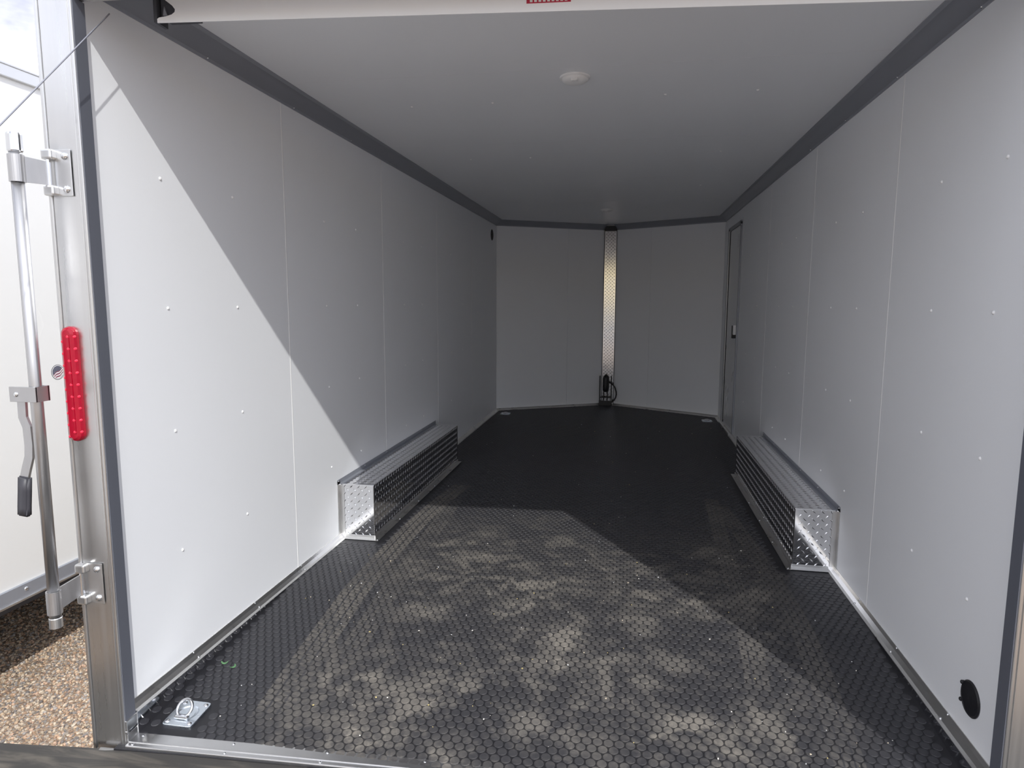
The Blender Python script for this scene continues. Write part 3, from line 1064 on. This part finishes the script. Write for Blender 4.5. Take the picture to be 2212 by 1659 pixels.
hp = [(0.02, 0, 0.288), (0.045, -0.005, 0.286), (0.075, -0.01, 0.268), (0.105, -0.014, 0.230), (0.121, -0.015, 0.180), (0.124, -0.015, 0.145), (0.117, -0.012, 0.105), (0.098, -0.008, 0.070), (0.072, -0.004, 0.048), (0.05, 0, 0.040)]
tube(bm, hp, 0.008, 8)
obj('cord', bm, M['black'], cb, smooth=True)

# ------------------------------------------------------------------ grit and scraps on the floor
sp = []
while len(sp) < 260:
    x, y = random.uniform(-1.1, 1.1), random.uniform(0.24, 5.5) if random.random() < 0.35 else random.uniform(0.24, 1.8)
    if abs(x) > 0.95 and 1.6 < y < 3.6:
        continue
    if y < yf(x) + 0.06 or (abs(x + 1.124) < 0.07 and abs(y - 0.28) < 0.08):
        continue
    sp.append((x, y, fz(y) + 0.002))
o = stones('floor_grit', sp, M['grit'], [(0.75, 0.72, 0.66), (0.6, 0.52, 0.40), (0.8, 0.8, 0.8), (0.55, 0.45, 0.2)], rmin=0.0012, rmax=0.0042)
tag(o, 'tiny pale stone crumbs scattered over the black floor', 'grit', kind='stuff')
for k, (x, y, lab) in enumerate(((-1.165, 0.545, 'curled green scrap lying nearest the left base strip'), (-1.12, 0.530, 'curled green scrap a little out from the left base strip'))):
    bm = nb()
    pts = [(-0.012, 0.004, 0.006), (-0.006, -0.002, 0.0025), (0.0, -0.004, 0.002), (0.007, -0.002, 0.0025), (0.012, 0.004, 0.005)]
    a = [bm.verts.new((p[0], p[1] - 0.0035, p[2])) for p in pts]
    b = [bm.verts.new((p[0], p[1] + 0.0035, p[2] + 0.002)) for p in pts]
    for i in range(4):
        bm.faces.new((a[i], a[i + 1], b[i + 1], b[i]))
    r = bmesh.ops.extrude_face_region(bm, geom=list(bm.faces))
    for v in r['geom']:
        if isinstance(v, bmesh.types.BMVert):
            v.co.z += 0.0006
    o = obj('leaf_scrap', bm, M['leaf'])
    o.location = (x, y, fz(y) + 0.0002)
    o.rotation_euler = (0, 0, 0.3 + k)
    tag(o, lab, 'scrap', 'green scraps on the floor')

# ------------------------------------------------------------------ lock bar swung out beside the left jamb
BX, BY = -1.3525, 0.050
lk = empty('lock_bar', (BX, BY, 0.335))
tag(lk, 'galvanised door lock bar with grey-gripped handle hinged on the left jamb', 'lock bar')
def loc(p):
    return (p[0] - BX, p[1] - BY, p[2] - 0.335)
bm = nb()
tube(bm, [(0, 0, 0.0), (0, 0, 1.33)], 0.0155, 20)
obj('bar', bm, M['galv'], lk, smooth=False)
for p in lk.children[0].data.polygons:
    p.use_smooth = len(p.vertices) == 4
JY = yf(-1.30)
for z0, z1, nm in ((1.580, 1.650, 'upper'), (0.372, 0.440, 'lower')):
    top_ = nm == 'upper'
    bm = nb()
    lathe(bm, [(0.0158, 0), (0.0195, 0), (0.0195, z1 - z0), (0.0158, z1 - z0)], loc((BX, BY, z0)), (0, 0, 1), 24)
    col = obj('collar', bm, M['galv'], lk)
    # strap from the collar to the hinge on the jamb face
    bm = nb()
    A = Vector(loc((BX + 0.004, BY - 0.017, 0)))
    B = Vector(loc((-1.318, JY - 0.018, 0)))
    ho = 0.0 if top_ else 0.030
    d = (B - A).normalized()
    n = Vector((-d.y, d.x, 0))
    za, zb = z0 - 0.335, z1 - 0.335
    vs_ = [bm.verts.new(q) for q in ((A.x, A.y, za), (B.x, B.y, za + 0.002 + ho), (B.x, B.y, zb - 0.006 + ho), (A.x, A.y, zb))]
    vt = [bm.verts.new(v.co + n * 0.005) for v in vs_]
    bm.faces.new(vs_)
    bm.faces.new(vt[::-1])
    for i in range(4):
        bm.faces.new((vs_[i], vt[i], vt[(i + 1) % 4], vs_[(i + 1) % 4]))
    obj('strap', bm, M['galv'], lk)
    # hinge plate screwed to the jamb
    zm = (z0 + z1) / 2 - 0.335 + ho
    hx = -1.318 - BX
    hy = JY - BY
    pb = nb()
    bx(pb, hx + 0.012, hx + 0.062, hy - 0.0045, hy - 0.001, zm - 0.062, zm + 0.062, bevel=0.001)
    pl = obj('hinge_plate', pb, M['alu_flat'], lk)
    for a, b in ((zm - 0.062, zm - 0.034), (zm + 0.034, zm + 0.062)):
        k = nb()
        bx(k, hx - 0.014, hx + 0.020, hy - 0.024, hy - 0.001, a, b, bevel=0.006, seg=3)
        obj('hinge_knuckle', k, M['alu_flat'], pl)
    pn = nb()
    tube(pn, [(hx + 0.002, hy - 0.014, zm - 0.060), (hx + 0.002, hy - 0.014, zm + 0.060)], 0.006, 12)
    obj('hinge_pin', pn, M['chrome'], pl)
    for dz in (-0.044, 0.044):
        place('bolt', BOLT, (hx + 0.046, hy - 0.0045, zm + dz), (0, -1, 0), pl)
bm = nb()
lathe(bm, [(0, 1.37), (0.0175, 1.37), (0.0185, 1.366), (0.0185, 1.325), (0.0158, 1.322)], (0, 0, 0), (0, 0, 1), 24)
obj('top_cap', bm, M['chrome'], lk)
bm = nb()
lathe(bm, [(0, -0.004), (0.0172, -0.004), (0.0172, 0.024), (0.0158, 0.026)], (0, 0, 0), (0, 0, 1), 24)
obj('bottom_cap', bm, M['alu_flat'], lk)
# clamp and handle
cz = 1.012
cp = obj('clamp', bx(nb(), -0.062, 0.022, -0.024, -0.018, cz - 0.335 - 0.021, cz - 0.335 + 0.021, bevel=0.001), M['galv'], lk)
box('clamp_back', (-0.020, 0.022, 0.017, 0.022, cz - 0.335 - 0.021, cz - 0.335 + 0.021), M['galv'], cp)
box('clamp_side', (0.0175, 0.022, -0.022, 0.020, cz - 0.335 - 0.021, cz - 0.335 + 0.021), M['galv'], cp)
place('bolt', BOLT, (-0.040, -0.024, cz - 0.335), (0, -1, 0), cp).scale = (0.7, 0.7, 0.7)
hp = [(-1.398, 1.030), (-1.398, 0.985), (-1.399, 0.945), (-1.388, 0.917), (-1.3866, 0.866), (-1.390, 0.832), (-1.402, 0.799), (-1.411, 0.772)]
hg = [(-1.411, 0.776), (-1.416, 0.730), (-1.421, 0.690), (-1.424, 0.659)]
def flat_bar(path, hw, t, y0):
    bm = nb()
    rings = []
    for i, (x, z) in enumerate(path):
        a = Vector(path[max(i - 1, 0)])
        b = Vector(path[min(i + 1, len(path) - 1)])
        d = (b - a).normalized()
        n = Vector((-d.y, d.x))
        rings.append([bm.verts.new(loc((x + n.x * u, y0 + v, z + n.y * u))) for u, v in ((-hw, -t), (hw, -t), (hw, t), (-hw, t))])
    for p, q in zip(rings, rings[1:]):
        for k in range(4):
            bm.faces.new((p[k], p[(k + 1) % 4], q[(k + 1) % 4], q[k]))
    bm.faces.new(rings[0][::-1])
    bm.faces.new(rings[-1])
    es = [e for e in bm.edges]
    return bm
hd = obj('handle', flat_bar(hp, 0.013, 0.004, 0.048), M['galv'], lk)
bm = flat_bar(hg, 0.0185, 0.010, 0.048)
bmesh.ops.bevel(bm, geom=list(bm.edges), offset=0.005, segments=3, affect='EDGES')
o = obj('grip', bm, M['grip'], hd, smooth=True)
tag(o, 'dark grey vinyl grip')

# ------------------------------------------------------------------ red tail light on the left jamb
TLX = -1.299
tl = empty('tail_light', (TLX, yf(TLX), 1.0305), math.atan(SK))
tag(tl, 'long red light bar on the left door jamb', 'tail light')
def stadium(hw, hh, n=10):
    pts = []
    for k in range(n + 1):
        a = PI * k / n
        pts.append((hw * math.cos(a), hh - hw + hw * math.sin(a)))
    for k in range(n + 1):
        a = PI + PI * k / n
        pts.append((hw * math.cos(a), -(hh - hw) + hw * math.sin(a)))
    return pts
bm = nb()
loops = [(stadium(0.0225, 0.165), -0.0003), (stadium(0.0225, 0.165), -0.008), (stadium(0.0195, 0.162), -0.016), (stadium(0.012, 0.155), -0.0205)]
rings = [[bm.verts.new((x, y, z)) for x, z in L_] for L_, y in loops]
nn = len(rings[0])
for p, q in zip(rings, rings[1:]):
    for k in range(nn):
        bm.faces.new((p[k], p[(k + 1) % nn], q[(k + 1) % nn], q[k]))
bm.faces.new(rings[0][::-1])
bm.faces.new(rings[-1])
lens = obj('lens', bm, M['red'], tl, smooth=False)
LED = dome_mesh('led', 0.0048, 0.003, 10)
LED.materials.append(M['led'])
for k in range(9):
    z = 0.136 - k * 0.034
    place('led', LED, (0.0045, -0.0206, z), (0, -1, 0), tl)
    place('led', LED, (-0.0165, -0.0165, z - 0.014), (-0.55, -0.8, 0), tl)
    place('led', LED, (0.0195, -0.0135, z), (0.75, -0.65, 0), tl)
box('lens_rib', (0.006, 0.0085, -0.0225, -0.020, -0.140, 0.140), M['red'], tl)

# ------------------------------------------------------------------ ramp door lowered behind the sill, and its cable
rp = empty('ramp_door', (0, yf(0) - 0.0155, -0.080), math.atan(SK))
tag(rp, 'dusty black ramp door lowered below the sill', 'ramp')
bm = nb()
nxs = [-1.80 + 3.6 * i / 24 for i in range(25)]
RY = [(-0.0, 0.0), (-0.05, -0.012), (-0.5, -0.10), (-1.2, -0.24), (-2.35, -0.435)]
def curl(x):
    return -0.044 * (-x - 1.15) / 0.5 if x < -1.15 else 0.0
g_ = [[bm.verts.new((x, y, z + curl(x) * 0.5)) for x in nxs] for y, z in RY]
for a, b in zip(g_, g_[1:]):
    for i in range(len(nxs) - 1):
        bm.faces.new((a[i], a[i + 1], b[i + 1], b[i]))
r = bmesh.ops.extrude_face_region(bm, geom=list(bm.faces))
for v in r['geom']:
    if isinstance(v, bmesh.types.BMVert):
        v.co.z -= 0.010
obj('rubber_sheet', bm, M['ramp'], rp)
bm = nb()
extrude_profile(bm, [(-0.006, -0.018), (-2.34, -0.449), (-2.34, -0.475), (-0.006, -0.10)], (-1.30, 0, 0), (1.30, 0, 0), (0, 1, 0), (0, 0, 1))
obj('ramp_core', bm, M['alu_flat'], rp)
bm = nb()
tube(bm, [(-1.3, 0.0, -0.012), (1.3, 0.0, -0.012)], 0.008, 10)
obj('hinge_tube', bm, M['alu_flat'], rp, smooth=True)

bm = nb()
c0, c1 = Vector((-1.165, 0.196, 2.047)), Vector((-1.165, -2.2, -0.50))
pts = [c0 + (c1 - c0) * t for t in (0, 0.25, 0.5, 0.75, 1)]
tube(bm, pts, 0.0019, 8)
o = obj('lift_cable', bm, M['cable'])
tag(o, 'thin steel ramp cable slanting down from the doorway top', 'cable')
bm = nb()

# ------------------------------------------------------------------ white trailer parked on the left
NXP = -2.45
nt_ = empty('cargo_trailer', (NXP, 1.0, ZG))
tag(nt_, 'white cargo trailer with aluminium rails parked on the gravel at left', 'trailer')
def nl(y0, y1, z0, z1, x0=-0.003, x1=0.012):
    return (x0, x1, y0 - 1.0, y1 - 1.0, z0 - ZG, z1 - ZG)
Y0n, Y1n = -4.6, 8.0
box('body', nl(Y0n, Y1n, -0.05, 2.26, -2.45, 0.0), M['paint'], nt_)
k = -4.6
box('roof_cap', nl(Y0n, Y1n, 2.26, 2.275, -2.45, 0.010), M['alu_flat'], nt_)
tr_ = obj('top_rail', bx(nb(), *nl(Y0n, Y1n, 2.236, 2.287, 0.0, 0.012), bevel=0.002), M['alu_flat'], nt_)
box('rail_bead', nl(Y0n, Y1n, 2.231, 2.240, 0.0, 0.017), M['alu_flat'], tr_, bevel=0.003)
box('rail_bead', nl(Y0n, Y1n, 2.282, 2.292, 0.0, 0.017), M['alu_flat'], tr_, bevel=0.003)
brl = obj('bottom_rail', bx(nb(), *nl(Y0n, Y1n, -0.088, -0.020, -0.02, 0.014), bevel=0.002), M['cove'], nt_)
box('rail_bead', nl(Y0n, Y1n, -0.094, -0.082, -0.02, 0.020), M['alu_flat'], brl, bevel=0.003)
for i in range(12):
    y = -3.5 + i * 0.397 + 0.01
    place('screw', BOLT, (0.012, y - 1.0, 2.262 - ZG), (1, 0, 0), tr_)
    place('screw', BOLT, (0.014, y - 1.0 + 0.08, -0.045 - ZG), (1, 0, 0), brl)
box('chassis', nl(Y0n, Y1n, -0.20, -0.09, -2.3, -0.15), M['dark'], nt_)
for yy in (4.6, 5.5):
    for xx in (-0.30, -2.15):
        bm = nb()
        lathe(bm, [(0.0, -0.08), (0.2, -0.10), (0.31, -0.10), (0.335, -0.07), (0.335, 0.07), (0.31, 0.10), (0.2, 0.10), (0, 0.08)], (xx, yy - 1.0, 0.336), (1, 0, 0), 28)
        obj('wheel', bm, M['tyre'], nt_, smooth=False)
bm = nb()
lathe(bm, [(0, 0.0), (0.036, 0.0), (0.036, 0.0012), (0, 0.0012)], (0, 0, 0), (1, 0, 0), 36)
o = obj('flag_sticker', bm, M['flag'], nt_)
o.location = (0.0, 1.236 - 1.0, 0.924 - ZG)
tag(o, 'round flag sticker with stars and stripes')
